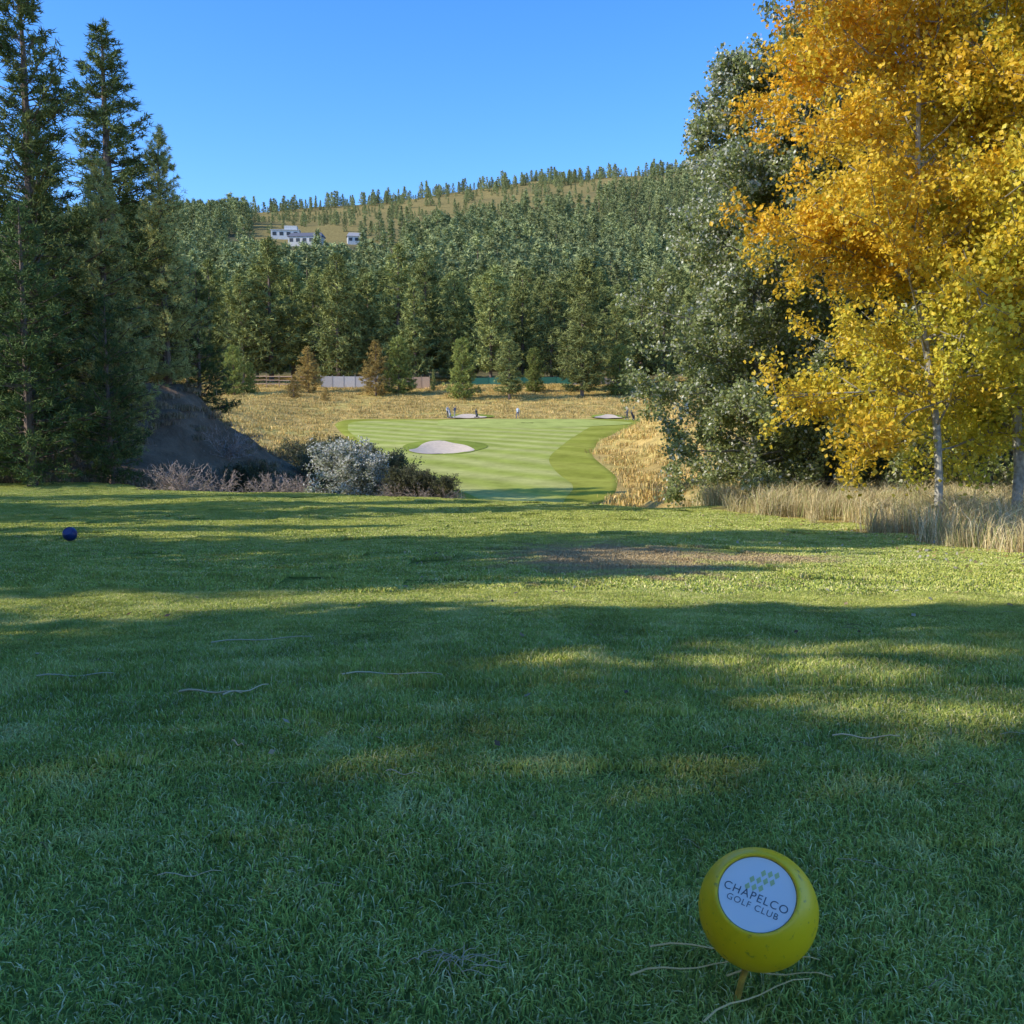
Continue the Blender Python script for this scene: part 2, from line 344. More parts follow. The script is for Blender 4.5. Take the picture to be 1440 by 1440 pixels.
scat_region('mound_scrub',1100,(-28,-8),(36,62),lambda x,y:vnoise(x,y,5,93)>-.1,scrubt,(.3,.9),7)

# ------------------------------------------------------------ pines
def pine(name,h,rb,nwh,nbr,tpm,npt,nl,nw,seed,base=(.10,.155,.065),c0=0.07,sides=7,shape=.8,light=(.20,.25,.10)):
    r=np.random.default_rng(seed);b=MB();zz=np.linspace(0,h,14)
    wob=np.cumsum(r.normal(0,.012*h/14,(14,2)),0);wob-=wob[0]
    tr=np.stack([wob[:,0],wob[:,1],zz-0.3*(zz==0)],1);rad=0.016*h*(1-zz/h)**.8+.012
    V,F=tube(tr,rad,sides);b.add(V,F,1,(.20,.145,.11))
    T=[];D=[];S0=[];S1=[];SR=[]
    ts=c0+(1-c0)*np.linspace(0,0.985,nwh)
    gaps=r.uniform(0,6.28,5);gz=r.uniform(.15,.8,5)
    for t in ts:
        env=rb*((1-t)**shape)*(0.55+0.45*min(1,(t-c0)/.16))
        for k in range(nbr):
            az=r.uniform(0,2*np.pi);L=env*r.uniform(.6,1.15)+.12
            for ga,gg in zip(gaps,gz):
                if abs(t-gg)<.06 and math.cos(az-ga)>.5: L*=.6
            el=math.radians(r.uniform(-18,12)+38*t*t);z0=h*(t+r.uniform(-.5,.5)*(1-c0)/nwh)
            o=np.array([np.interp(z0,zz,tr[:,0]),np.interp(z0,zz,tr[:,1]),z0]);out=np.array([math.cos(az),math.sin(az),0]);side=np.array([-out[1],out[0],0])
            def pt(s): return o+out*L*s*math.cos(el)+np.array([0,0,1])*L*(s*math.sin(el)+.22*s*s)
            ss=[0,.5,1.]
            for q in range(2): S0.append(pt(ss[q]));S1.append(pt(ss[q+1]));SR.append(.012*L+.008)
            nt_=max(2,int(L*tpm));s=r.uniform(.18,1,nt_)**.8;s[0]=1
            lat=r.uniform(-1,1,nt_)*(.12+.42*(1-s))*L*.75
            p=o+out*(L*s*math.cos(el))[:,None]+np.array([0,0,1])*(L*(s*math.sin(el)+.22*s*s))[:,None]+side*lat[:,None];p[:,2]+=r.normal(0,.05*L+.02,nt_)
            d=out*.8+side*(np.sign(lat)*.5)[:,None]+np.array([0,0,.55]);T.append(p);D.append(d)
    S0=np.array(S0);S1=np.array(S1);SR=np.array(SR)
    if sides>3: V,F=segs(S0,S1,SR,SR*.6,3);b.add(V,F,1,(.16,.12,.09))
    T=np.concatenate(T);D=unit(np.concatenate(D));n=len(T)
    tc=r.uniform(0,1,n);tc=np.clip(.5*tc+.5*(.5+.5*vnoise(T[:,0]*1+T[:,2]*.7,T[:,1]+T[:,2],2.2,seed)),0,1)
    C=np.asarray(base)*(1-tc[:,None])+np.asarray(light)*tc[:,None]
    P=np.repeat(T,npt,0);DD=unit(np.repeat(D,npt,0)*.7+unit(r.normal(size=(n*npt,3))));L=nl*r.uniform(.6,1.2,n*npt)
    sd=unit(np.cross(DD,r.normal(size=DD.shape)))*(nw/2);P=P+r.normal(0,nl*.18,P.shape)
    V=np.stack([P-sd,P+sd,P+DD*L[:,None]],1).reshape(-1,3);F=np.arange(len(V)).reshape(-1,3)
    b.add(V,F,0,np.repeat(C,npt,0)*r.uniform(.8,1.2,(n*npt,1)))
    print(name,len(F));return b.mesh(name,[M_needle,M_bark])
pA=pine('pine_a',18,4.2,42,7,6.5,14,.28,.045,1,base=(.10,.135,.045),light=(.22,.245,.08))
pB=pine('pine_b',18,3.5,46,7,7,14,.27,.045,2,base=(.09,.125,.045),light=(.21,.24,.08))
pC=pine('pine_c',9,2.6,30,7,9,13,.2,.03,3,base=(.08,.12,.045),c0=.05,light=(.16,.21,.07))
pL=pine('pine_light',17,3.1,46,8,7,15,.26,.04,4,base=(.32,.33,.12),light=(.55,.53,.19),shape=.7)  # yellow-green pine, lightened further so sunlight is painted into its needles
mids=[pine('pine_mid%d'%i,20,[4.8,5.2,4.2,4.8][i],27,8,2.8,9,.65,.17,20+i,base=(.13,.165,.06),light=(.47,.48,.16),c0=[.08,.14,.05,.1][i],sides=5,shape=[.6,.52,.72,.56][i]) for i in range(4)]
fars=[pine('pine_far%d'%i,18,[3.9,4.4,3.2,3.6][i],13,6,1.2,6,1.25,.42,30+i,base=(.18,.225,.11),light=(.44,.46,.19),c0=.05,sides=3,shape=[.75,.62,.9,.7][i]) for i in range(4)]  # base tone shifted bluer and paler: distance haze painted into the needle colour
shrubc=pine('autumn_conifer',9,3.0,22,7,4,11,.4,.07,9,base=(.34,.25,.08),light=(.54,.38,.12),c0=.04,sides=5)
shrubg=pine('young_pine',9,3.2,22,8,4,13,.42,.08,10,base=(.15,.19,.05),light=(.38,.40,.11),c0=.03,sides=5,shape=.55)
def tree(name,me,h0,x,y,h,wide=1.0,rz=None):
    s=h/h0;return link(name,me,(x,y,float(H(x,y))-.05),rng.uniform(0,6.28) if rz is None else rz,(s*wide,s*wide,s))
# left stand seen in the photograph
for me,h0,x,y,h,w in [(pA,18,-18.3,40,18.6,1.15),(pB,18,-23.5,44,17.5,1.2),(pB,18,-20.6,54,17.8,1.4),(pL,17,-15.6,40,12.0,1.05),(pL,17,-18.0,54,13.6,1.0),
        (pC,9,-16.2,34.5,9.3,1.15),(pC,9,-13.9,35.5,6.4,.9),(pC,9,-19.0,36,10.5,1.2),(pA,18,-26.5,47,17,1.1),(pB,18,-26,58,17,1.1),(pB,18,-22.3,61,15,1.1),(pC,9,-22,39,12,1.2),(pC,9,-17.6,58,9,1.0)]:
    tree('pine_tree',me,h0,x,y,h,w)
# trees beside the tee (left and behind the viewpoint) that shade it
for i,(x,y,h,w) in enumerate([(-12,-7,15,1.2),(-9.5,-3.5,14,1.3),(-14,-2.5,15,1.4),(-8.5,-.8,11,1.4),(-9,-8,15,1.3),(-11,1.9,11,1.2),(-17,-5.5,18,1.3),(-16,1,12,1.2),
        (-14.5,5.0,10,1.3),(-12.5,9.4,16,.9),(-19,9,15,1.2),(-17,14,9,1.2),(-16.5,18.8,15,1.1),(-24,20,14,1.1),(-29,23,15,1.0),(-30,41,17,1.1),(-32,46,18,1.2),(-34,52,18,1.2),(-28,2,17,1.2),(-5,-9,15,1.2)]):
    tree('pine_tree',mids[[2,0,3,2][i%4]],20,x,y,h,w*.88)
# tree line behind the green
line=[(385,345,212),(345,395,208),(300,372,220),(268,400,210),(478,366,206),(520,395,222),(562,352,210),(600,366,222),(640,398,214),(690,392,208),(735,382,218),(775,405,212),(822,372,196),(865,428,205),(900,400,210),(930,390,206),(445,396,220),(415,380,224),(980,380,210),(230,380,206),(660,425,225),(505,420,210),(585,400,206),(365,410,224),(792,430,222)]
for i,(px,top,d) in enumerate(line):
    x=(px-720)/1440*d;zb=float(H(x,d));h=1.1+(560-top)/1440*d-zb;tree('pine_tree',mids[i%4],20,x,d,h,1.2)
small=[(332,490,188,shrubg,1.1),(355,512,190,shrubg,.9),(436,490,192,shrubc,1.3),(530,482,188,shrubc,1.2),(562,478,190,shrubg,1.1),(651,480,184,shrubg,1.0),(716,482,182,mids[1],1.5),(751,492,192,shrubg,.95),(870,490,188,shrubg,1.1),(415,530,182,shrubc,1.6),(610,520,195,mids[2],.8),(818,425,186,mids[0],1.4),(460,545,178,shrubc,1.6)]
for px,top,d,me,w in small:
    x=(px-720)/1440*d;zb=float(H(x,d));h=max(2.0,1.1+(560-top)/1440*d-zb);nm='autumn_tree' if me is shrubc else 'young_pine_tree'
    h0=20 if me in mids else 9;tree(nm,me,h0,x,d,h,w)
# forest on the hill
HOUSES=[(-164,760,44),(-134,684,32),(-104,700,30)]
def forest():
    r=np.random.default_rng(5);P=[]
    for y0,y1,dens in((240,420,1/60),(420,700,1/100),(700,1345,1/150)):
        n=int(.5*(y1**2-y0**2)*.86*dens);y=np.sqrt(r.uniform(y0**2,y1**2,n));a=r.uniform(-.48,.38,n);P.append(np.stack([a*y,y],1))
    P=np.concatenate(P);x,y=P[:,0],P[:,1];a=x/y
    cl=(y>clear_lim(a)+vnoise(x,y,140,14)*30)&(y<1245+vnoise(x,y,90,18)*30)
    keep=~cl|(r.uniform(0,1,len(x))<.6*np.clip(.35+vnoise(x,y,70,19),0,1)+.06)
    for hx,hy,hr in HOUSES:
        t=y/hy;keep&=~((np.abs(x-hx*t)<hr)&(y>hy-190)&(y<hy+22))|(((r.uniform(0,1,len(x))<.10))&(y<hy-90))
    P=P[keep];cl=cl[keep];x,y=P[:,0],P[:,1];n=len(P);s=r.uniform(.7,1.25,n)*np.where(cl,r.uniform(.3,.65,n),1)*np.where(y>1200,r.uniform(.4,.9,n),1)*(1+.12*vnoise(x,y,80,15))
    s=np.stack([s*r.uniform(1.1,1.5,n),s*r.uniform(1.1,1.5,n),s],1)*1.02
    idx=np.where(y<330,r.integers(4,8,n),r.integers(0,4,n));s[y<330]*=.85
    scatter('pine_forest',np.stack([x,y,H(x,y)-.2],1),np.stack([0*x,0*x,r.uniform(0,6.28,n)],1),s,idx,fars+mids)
    print('forest',n)
forest()

# ------------------------------------------------------------ broadleaf trees
def decid(name,h,cr,cb,seed,nlimb,nsub,ntw,lpt,ls,colfn,bark=(.42,.40,.33),r0=.11,asc=48,lean=(0,0),spread=.1,aspect=.8,droop=0.0,env_pow=(.35,.6),tp=.9):
    r=np.random.default_rng(seed);b=MB();zz=np.linspace(0,h,16);w=np.cumsum(r.normal(0,.05,(16,2)),0);w-=w[0]
    tr=np.stack([w[:,0]+lean[0]*zz/h,w[:,1]+lean[1]*zz/h,zz],1);tr[0,2]=-.3;V,F=tube(tr,r0*(1-zz/h*.93)**.9,9);b.add(V,F,1,bark)
    A0=[];A1=[];tw0=[];tw1=[]
    for i in range(nlimb):
        t=cb+(1-cb)*((i+r.uniform(0,1))/nlimb)**tp;t=min(t,.99);tc=(t-cb)/(1-cb)
        env=cr*1.45*(tc+.12)**env_pow[0]*(1.02-tc)**env_pow[1];L=env*r.uniform(.65,1.15)+.2
        az=i*2.4+r.uniform(-.5,.5);el=math.radians(asc*(.45+.65*tc)+r.uniform(-14,14));z0=t*h
        p=np.array([np.interp(z0,zz,tr[:,0]),np.interp(z0,zz,tr[:,1]),z0]);d=np.array([math.cos(az)*math.cos(el),math.sin(az)*math.cos(el),math.sin(el)])
        pts=[p]
        for k in range(6):
            d=unit(d+r.normal(0,.13,3)+np.array([0,0,-.06-droop]));p=p+d*L/6/max(.5,math.cos(el)**.4);pts.append(p)
        pts=np.array(pts);V,F=tube(pts,(r0*.36*(1-t*.6))*np.linspace(1,.15,7),5);b.add(V,F,1,np.array(bark)*.7)
        for j in range(nsub):
            s=r.uniform(.12,1);q=np.array([np.interp(s*6,np.arange(7),pts[:,c]) for c in range(3)]);dd=unit(pts[min(6,int(s*6)+1)]-pts[int(s*6)-(1 if s*6>=6 else 0)]+1e-6)
            sd=unit(dd*.6+r.normal(0,.6,3)+np.array([0,0,.1-droop*2]));l=L*.38*r.uniform(.5,1.1)*(1.15-.5*s)+.12;e=q+sd*l
            A0.append(q);A1.append(e)
            for k in range(ntw):
                ss=r.uniform(.15,1);q2=q+sd*l*ss;e2=q2+unit(sd*.5+r.normal(0,.6,3)+np.array([0,0,-droop]))*r.uniform(.2,.5)*(cr/4)**.5;tw0.append(q2);tw1.append(e2)
    A0=np.array(A0);A1=np.array(A1);V,F=segs(A0,A1,.012,.005,3);b.add(V,F,1,np.array(bark)*.6)
    tw0=np.array(tw0);tw1=np.array(tw1);V,F=segs(tw0,tw1,.005,.002,3);b.add(V,F,1,np.array(bark)*.5)
    n=len(tw0)*lpt;t=r.uniform(.1,1.05,n)[:,None];P=np.repeat(tw0,lpt,0)*(1-t)+np.repeat(tw1,lpt,0)*t+r.normal(0,spread,(n,3))
    nn=unit(r.normal(size=(n,3))+np.array([0,0,.5]));u=unit(np.cross(nn,r.normal(size=(n,3))));v=np.cross(nn,u);s=ls*r.uniform(.65,1.2,n)[:,None]
    V=np.stack([P-u*s*.5,P+v*s*.5*aspect+nn*s*.08,P+u*s*.55,P-v*s*.5*aspect+nn*s*.08],1).reshape(-1,3);F=np.arange(4*n).reshape(-1,4)
    cl=np.repeat(r.uniform(0,1,len(tw0)),lpt);b.add(V,F,0,colfn(P,cl,r,n))
    print(name,n);return b.mesh(name,[M_leaf,M_bark])
def ycol(P,cl,r,n):
    k=np.clip(.55+.34*vnoise(P[:,0]*1+P[:,1],P[:,2]+P[:,1]*.5,3.2,61)+.3*(cl-.5)+r.normal(0,.13,n)+.12*np.clip(P[:,0],-2,3)/2-.05*(P[:,2]-5),0,1)[:,None]
    side=np.clip(.38-P[:,0:1]*.14,0,1)
    gold=np.array([.98,.56,.03]);yel=np.array([.98,.76,.07]);yg=np.array([.68,.66,.08])
    c=yel*(1-k)+yg*k;m=np.clip(1.1*side-.75*k+.05,0,1);c=c*(1-m)+gold*m;return c*r.uniform(.75,1.02,(n,1))
def gcol(P,cl,r,n):
    g=np.array([.27,.31,.11]);w=np.array([.70,.69,.55]);yy=np.array([.50,.48,.14]);q=r.uniform(0,1,n)
    thr=.09+.24*np.clip(P[:,2]/13,0,1)**1.5+.15*(cl>.8);m=(q<thr)[:,None]*.9;c=g*(1-m)+w*m;k=(q>.92)[:,None];c=np.where(k,yy,c);return c*r.uniform(.65,1.25,(n,1))
def wcol(P,cl,r,n):
    g=np.array([.38,.40,.22]);w=np.array([.88,.85,.72]);m=(r.uniform(0,1,n)<.6)[:,None];return np.where(m,w,g)*r.uniform(.7,1.1,(n,1))
def dcol(P,cl,r,n): return np.array([.15,.15,.06])*r.uniform(.6,1.4,(n,1))
yA=decid('aspen_a',13,3.8,.08,3,56,12,6,30,.088,ycol,asc=48,r0=.075,env_pow=(.38,.6),lean=(-.9,0))
yB=decid('aspen_b',13,3.9,.08,4,58,12,6,30,.088,ycol,asc=48,r0=.09,env_pow=(.35,.6),lean=(-.4,0))
gA=decid('poplar_a',13,3.5,.02,5,74,11,6,24,.12,gcol,bark=(.25,.24,.2),asc=46,r0=.15,env_pow=(.22,.6),tp=1.1)
sB=decid('silver_shrub',1.3,1.25,.02,6,26,8,4,12,.07,wcol,bark=(.3,.27,.22),asc=40,r0=.03,spread=.05)
dS=decid('dark_shrub',1.3,1.3,.02,7,24,8,4,10,.07,dcol,bark=(.18,.15,.14),asc=40,r0=.03,spread=.05)
def put_t(name,me,x,y,s=1,rz=0,dz=0): return link(name,me,(x,y,float(H(x,y))+dz),rz,s)
put_t('golden_aspen_tree',yA,7.55,18.0,(.98,.98,1.0),0)
put_t('golden_aspen_tree',yB,9.2,18.6,(1.08,1.08,1.12),.2)
put_t('golden_aspen_tree',yA,12.5,16.5,(1.0,1.0,1.1),2.4)
put_t('silver_poplar_tree',gA,6.5,27.5,(.84,.84,.84),0)
put_t('silver_poplar_tree',gA,9.0,29,(1.0,1.0,1.12),1.9)
put_t('silver_poplar_tree',gA,13,28,(1.1,1.1,1.2),4)
put_t('silver_leaf_shrub',sB,-4.95,31.0,(1.05,.9,1.0),0,-.15)
put_t('silver_leaf_shrub',sB,-4.3,31.4,(.8,.8,.8),2,-.1)
for x,y,s in [(-3.2,30.2,.55),(-2.5,29.9,.5),(-3.0,31.5,.6),(-2.0,29.6,.42),(-8.0,40,.8),(-10,44,1.0),(-8.5,42,.9),(-12,47,1.0),(-9.5,50,1.1),(-7.5,54,.9),(-10,54,1.0),(-9,58,1.5),(-11,63,1.6),(-8.5,66,1.6),(-13,67,1.6),(-14.5,70,1.5),(-11.5,70,1.8),(-10,74,1.4)]:
    put_t('dark_shrub',dS,x,y,s,rng.uniform(0,6))
# bare twiggy shrubs
def twiggy(seed,w=1.4,h=.8):
    r=np.random.default_rng(seed);b=MB();A=[];B=[]
    for i in range(46):
        az=r.uniform(0,6.28);d=unit(np.array([math.cos(az)*w*.7,math.sin(az)*w*.7,r.uniform(.3,1.1)]));p=np.array([r.normal(0,.12*w),r.normal(0,.12*w),-.1])
        for k in range(5):
            d=unit(d+r.normal(0,.22,3));q=p+d*h*.26;A.append(p);B.append(q)
            for m in range(3):
                e=q+unit(d+r.normal(0,.7,3))*h*.2*r.uniform(.5,1.2);A.append(q);B.append(e)
            p=q
    V,F=segs(np.array(A),np.array(B),.008,.004,3);b.add(V,F,0,(.40,.31,.25));return b.mesh('twigs',[M_bark])
tw=[twiggy(1),twiggy(2)]
for i,(x,y,s) in enumerate([(-10.6,33,1.1),(-9.6,33.6,.85),(-11.2,33.6,1.1),(-7.3,32,.75),(-6.6,31.7,.7),(-7.9,32.3,.75),(-3.4,29.9,.6),(-2.6,29.5,.6),(-1.9,29.3,.5),(-14.0,50,1.6)]):
    link('bare_twig_shrub',tw[i%2],(x,y,float(H(x,y))),i*1.3,s)

# ------------------------------------------------------------ tee markers
def paint(name,col,dirt=True):
    m,nt,o=newmat(name);p=N(nt,'ShaderNodeBsdfPrincipled',Roughness=0.4)
    c=mixc(nt,rangemap(nt,noise(nt,9,6,rough=.65),0.55,0.75,0,.5),col,tuple(v*.6 for v in col))
    if dirt: c=mixc(nt,rangemap(nt,noise(nt,70,5),0.62,0.72,0,.6),c,(.12,.09,.05))
    nt.links.new(c,p.inputs['Base Color']);nt.links.new(bump(nt,noise(nt,60,3),.15,.002),p.inputs['Normal']);nt.links.new(p.outputs[0],o.inputs[0]);return m
M_yel=paint('yellow_paint',(1.0,.62,.008));M_blue=paint('blue_paint',(.01,.035,.16),False)
M_face=simple('white_label',(.92,.87,.80),.35,.03,6);M_txt=simple('grey_print',(.12,.12,.13),.5);M_logo=simple('green_print',(.58,.62,.26),.5);M_rust=simple('rusty_iron',(.52,.30,.04),.7,.4,60)
def lathe(prof,n=72):
    prof=np.asarray(prof);a=np.linspace(0,2*np.pi,n,endpoint=False);V=np.stack([prof[:,0:1]*np.cos(a),prof[:,0:1]*np.sin(a),np.repeat(prof[:,1:2],n,1)],-1).reshape(-1,3)
    i=np.arange(len(prof)-1)[:,None];j=np.arange(n)[None];k=(j+1)%n;return V,np.stack([i*n+j,i*n+k,(i+1)*n+k,(i+1)*n+j],-1).reshape(-1,4)
def marker(name,loc,R,mat,nrm,spin,stem_to,label=True):
    e=bpy.data.objects.new(name,None);scene.collection.objects.link(e);e.location=loc
    n=Vector(nrm).normalized();x=Vector((0,0,1)).cross(n).normalized();y=n.cross(x);rot=Matrix((x,y,n)).transposed().to_4x4()@Matrix.Rotation(spin,4,'Z')
    al=math.asin(.70) ;th=np.linspace(math.pi,al,48);pr=[[R*math.sin(t)+1e-5,R*math.cos(t)] for t in th]
    r0=R*math.sin(al);z0=R*math.cos(al)
    for q in np.linspace(0,1,7)[1:]:
        pr.append([r0-R*.06*math.sin(q*1.57), z0+R*.022*math.sin(q*math.pi)-R*.04*q*q])
    rf=pr[-1][0];zf=pr[-1][1]
    b=MB();V,F=lathe(pr);b.add(V,F);o=b.obj('ball',[mat],True,parent=e);o.matrix_local=rot
    b=MB();V,F=lathe([[1e-5,zf+R*.004],[rf*.5,zf+R*.004],[rf*.985,zf+R*.004],[rf+.0005,zf-R*.02]]);b.add(V,F);o=b.obj('round_label',[M_face if label else mat],False,parent=e);o.matrix_local=rot
    if label:
        b=MB();V,F=lathe([[rf*.975,zf+R*.006],[rf*1.0,zf+R*.010],[rf*1.02,zf+R*.004]]);b.add(V,F);o=b.obj('dirt_seam',[simple('dirt_ring',(.30,.22,.06),.9,.5,120)],False,parent=e);o.matrix_local=rot
        zt=zf+R*.004+.0006
        for tx,sz,yy in(('CHAPELCO',R*.195,-R*.12),('GOLF CLUB',R*.15,-R*.27)):
            c=bpy.data.curves.new('lettering','FONT');c.body=tx;c.size=sz;c.align_x='CENTER';c.space_character=1.15;c.offset=-.00005
            t=bpy.data.objects.new('lettering',c);scene.collection.objects.link(t);t.parent=e;c.materials.append(M_txt);t.matrix_local=rot@Matrix.Translation((0,yy,zt))
        b=MB();w=R*.085;hh=R*.105
        for i in range(4):
            for j in range(3):
                if (i,j) in((0,2),(3,0)): continue
                cx=(i-1.5)*w*1.25+(j-1)*w*.35;cy=R*.24+(j-1)*hh*1.35+(i-1.5)*hh*.25
                b.add([[cx-w*.55,cy,zt],[cx,cy-hh*.65,zt],[cx+w*.55,cy,zt],[cx,cy+hh*.65,zt]],[[0,1,2,3]])
        o=b.obj('diamond_logo',[M_logo],parent=e);o.matrix_local=rot
    b=MB();s=Vector(stem_to)-Vector(loc);t=np.array([[0.2*s.x,0.2*s.y,-R*.8],[.6*s.x,.6*s.y,-R*.8+(s.z+R*.8)*.5],[s.x,s.y,s.z-.03]])
    V,F=tube(t,[.0065,.006,.006],10);b.add(V,F);V,F=tube(np.array([t[0]-[0,0,-.0],t[0]*.6+t[1]*.4]),[.012,.008],12);b.add(V,F)
    b.obj('stem',[M_rust],True,parent=e);return e
zg=float(H(.41,1.77))
marker('yellow_tee_marker_ball',(.4445,1.76,.183),.106,M_yel,(-.20,-.66,.72),math.radians(-17),(.405,1.77,zg))
marker('blue_tee_marker_ball',(-6.27,14.4,float(H(-6.27,14.4))+.125),.1,M_blue,(-.1,-.7,.7),0,(-6.27,14.4,float(H(-6.27,14.4))),False)

# ------------------------------------------------------------ twigs and litter
def straw(b,x,y,L,ang,curve,r,col,n=8,lift=.03):
    p=[];a=ang;P=np.array([x,y],float)
    for i in range(n):
        p.append([P[0],P[1],float(H(P[0],P[1]))+lift+.006*math.sin(i*1.3)]);P=P+np.array([math.cos(a),math.sin(a)])*L/(n-1);a+=curve/n
    V,F=tube(np.array(p),r*np.linspace(1,.5,n),4);b.add(V,F,0,col)
b=MB();st=(.74,.50,.21)
for q in[(.22,1.80,.24,.35,-.5,.0024),(.27,1.90,.28,.05,-.25,.0024),(.40,1.80,.20,.25,-.75,.0024),(.33,1.66,.26,.75,-.6,.0024),(.44,1.86,.15,.1,-.4,.002)]: straw(b,*q,st,lift=.037)
gr=(.60,.48,.28)
for q in[(-1.25,3.75,.3,-.25,-.5,.005),(-1.05,3.62,.2,.75,.3,.004),(-.68,4.0,.42,.6,-1.3,.004),(-.78,2.15,.14,.0,.2,.0018),(-1.95,4.1,.3,.15,.2,.004),
         (-1.5,5.0,.5,.4,-.4,.004),(-.35,2.75,.1,-.3,.1,.002),(-.86,3.05,.07,-.8,0,.003),(1.0,3.1,.2,-.3,.3,.003)]: straw(b,*q,gr,lift=.055)
r=np.random.default_rng(9)
for i in range(110):
    y=1.5+14*r.uniform()**1.1;x=r.uniform(-.55,.55)*y;straw(b,x,y,r.uniform(.04,.16),r.uniform(-.9,.9),r.uniform(-.6,.6),.001+.00006*y,(.46,.36,.2) if r.uniform()<.5 else (.22,.15,.09),5,lift=.026)
for i in range(26): straw(b,-.12+r.normal(0,.03),1.85+r.normal(0,.02),r.uniform(.03,.08),r.uniform(-3,3),r.uniform(-1,1),.0012,(.52,.40,.24),5,lift=.03)
b.obj('dry_needle_and_twig_litter',[M_col])
def leaves(name,n,fx,size,cols,seed):
    r=np.random.default_rng(seed);b=MB()
    P=np.array([fx(r) for _ in range(n)]);P=np.column_stack([P,H(P[:,0],P[:,1])+.03])
    nn=unit(r.normal(0,.5,(n,3))+np.array([0,0,1.]));u=unit(np.cross(nn,r.normal(size=(n,3))));v=np.cross(nn,u);s=size*r.uniform(.6,1.2,(n,1))
    V=np.stack([P-u*s*.5,P+v*s*.35,P+u*s*.5,P-v*s*.35],1).reshape(-1,3);b.add(V,np.arange(4*n).reshape(-1,4),0,np.asarray(cols)[r.integers(0,len(cols),n)]);b.obj(name,[M_leaf])
leaves('fallen_leaves',600,lambda r:(6.6-abs(r.normal(0,1.4)),r.uniform(6,22)),.06,[(.6,.45,.15),(.5,.35,.15),(.6,.55,.4)],4)
leaves('scattered_leaves',120,lambda r:(r.uniform(-4,4),r.uniform(2.5,14)),.04,[(.35,.25,.14),(.16,.11,.07),(.45,.38,.25)],5)

# ------------------------------------------------------------ fences, walls, houses
def fence(name,x0,y0,x1,y1,h,col,post=2.5,solid=False,pw=.12):
    b=MB();n=max(2,int(math.hypot(x1-x0,y1-y0)/post));ang=math.atan2(y1-y0,x1-x0)
    for i in range(n+1):
        t=i/n;x=x0+(x1-x0)*t;y=y0+(y1-y0)*t;z=float(H(x,y));V,F=box((x,y,z+h/2),(pw,pw,h+.2),ang);b.add(V,F,0,np.array(col)*.7)
        if i<n:
            xn=x0+(x1-x0)*(i+1)/n;yn=y0+(y1-y0)*(i+1)/n;zn=float(H(xn,yn));L=math.hypot(xn-x,yn-y)-pw
            for hh,th in (((.5,.9),) if solid else ((.3,.1),(.6,.1),(.9,.1))):
                V,F=box(((x+xn)/2,(y+yn)/2,(z+zn)/2+h*hh),(L,.05,h*th if solid else .14),ang);b.add(V,F,0,np.array(col)*rng.uniform(.75,1.15))
    return b.obj(name,[M_col])
fence('wooden_fence',-50,200,-40,199,2.4,(.48,.32,.22),2.2)
fence('grey_fence',-37,200,-26,200,2.4,(.50,.46,.42),2,True)
fence('wooden_fence',-26,200,-19,201,2.0,(.42,.28,.2),2)
fence('tan_wall',-19.0,198,-15.8,198,2.4,(.56,.39,.27),1.6,True)
fence('green_fence',-8,204,12,205,1.5,(.05,.2,.14),3,True)
fence('pale_fence',12,204,26,206,1.5,(.42,.38,.32),3,True)
def house(name,x,y,w,d,h,wall,roof,flat,rz):
    e=bpy.data.objects.new(name,None);scene.collection.objects.link(e);e.location=(x,y,float(H(x,y))+.5);e.rotation_euler=(0,0,rz)
    b=MB();V,F=box((0,0,h/2-2),(w,d,h+4));b.add(V,F,0,wall);
    if flat: V,F=box((w*.2,-d*.1,h+1.8),(w*.45,d*.7,2.8));b.add(V,F,0,wall)
    b.obj('walls',[M_col],parent=e)
    b=MB()
    if flat: V,F=box((0,0,h+.2),(w+1,d+1,.38));b.add(V,F,0,roof)
    else:
        V=np.array([[-w/2-.6,-d/2-.6,h],[w/2+.6,-d/2-.6,h],[w/2+.6,d/2+.6,h],[-w/2-.6,d/2+.6,h],[-w/2+1,0,h+3],[w/2-1,0,h+3]]);b.add(V,[[0,1,5,4],[2,3,4,5]],0,roof);b.add(V,[[1,2,5],[3,0,4]],0,roof)
    b.obj('roof',[M_col],parent=e)
    b=MB();n=max(3,int(w/4.2))
    for i in range(n):
        V,F=box((-w/2+w*(i+.5)/n,-d/2-.03,h*.5),(w/n*.55,.1,h*.5));b.add(V,F,0,(.06,.07,.08))
    b.obj('windows',[M_col],parent=e);return e
house('white_hill_house',-164,760,20,10,5,(.66,.64,.60),(.55,.55,.55),True,.1)
house('grey_roof_hill_house',-134,684,22,10,4.5,(.58,.55,.50),(.14,.14,.16),False,-.1)
house('white_gabled_hill_house',-104,700,12,9,4,(.64,.62,.58),(.38,.36,.34),False,.2)

# ------------------------------------------------------------ golfers
def personmat(shirt,pants,hair=(.05,.035,.025)):
    m,nt,o=newmat('golfer_clothing');p=N(nt,'ShaderNodeBsdfPrincipled',Roughness=.8);tc=nt.nodes.new('ShaderNodeTexCoord');s=nt.nodes.new('ShaderNodeSeparateXYZ');nt.links.new(tc.outputs['Object'],s.inputs[0])
    cr=nt.nodes.new('ShaderNodeValToRGB');cr.color_ramp.interpolation='CONSTANT';el=cr.color_ramp.elements
    el[0].position=0;el[0].color=(.5,.5,.5,1);el[1].position=.045;el[1].color=(*pants,1)
    for q,c in((.49,shirt),(.745,(.45,.28,.2)),(.855,hair)): e=el.new(q);e.color=(*c,1)
    nt.links.new(rangemap(nt,s.outputs[2],0,2,0,1),cr.inputs[0]);nt.links.new(cr.outputs[0],p.inputs['Base Color']);nt.links.new(p.outputs[0],o.inputs[0]);return m
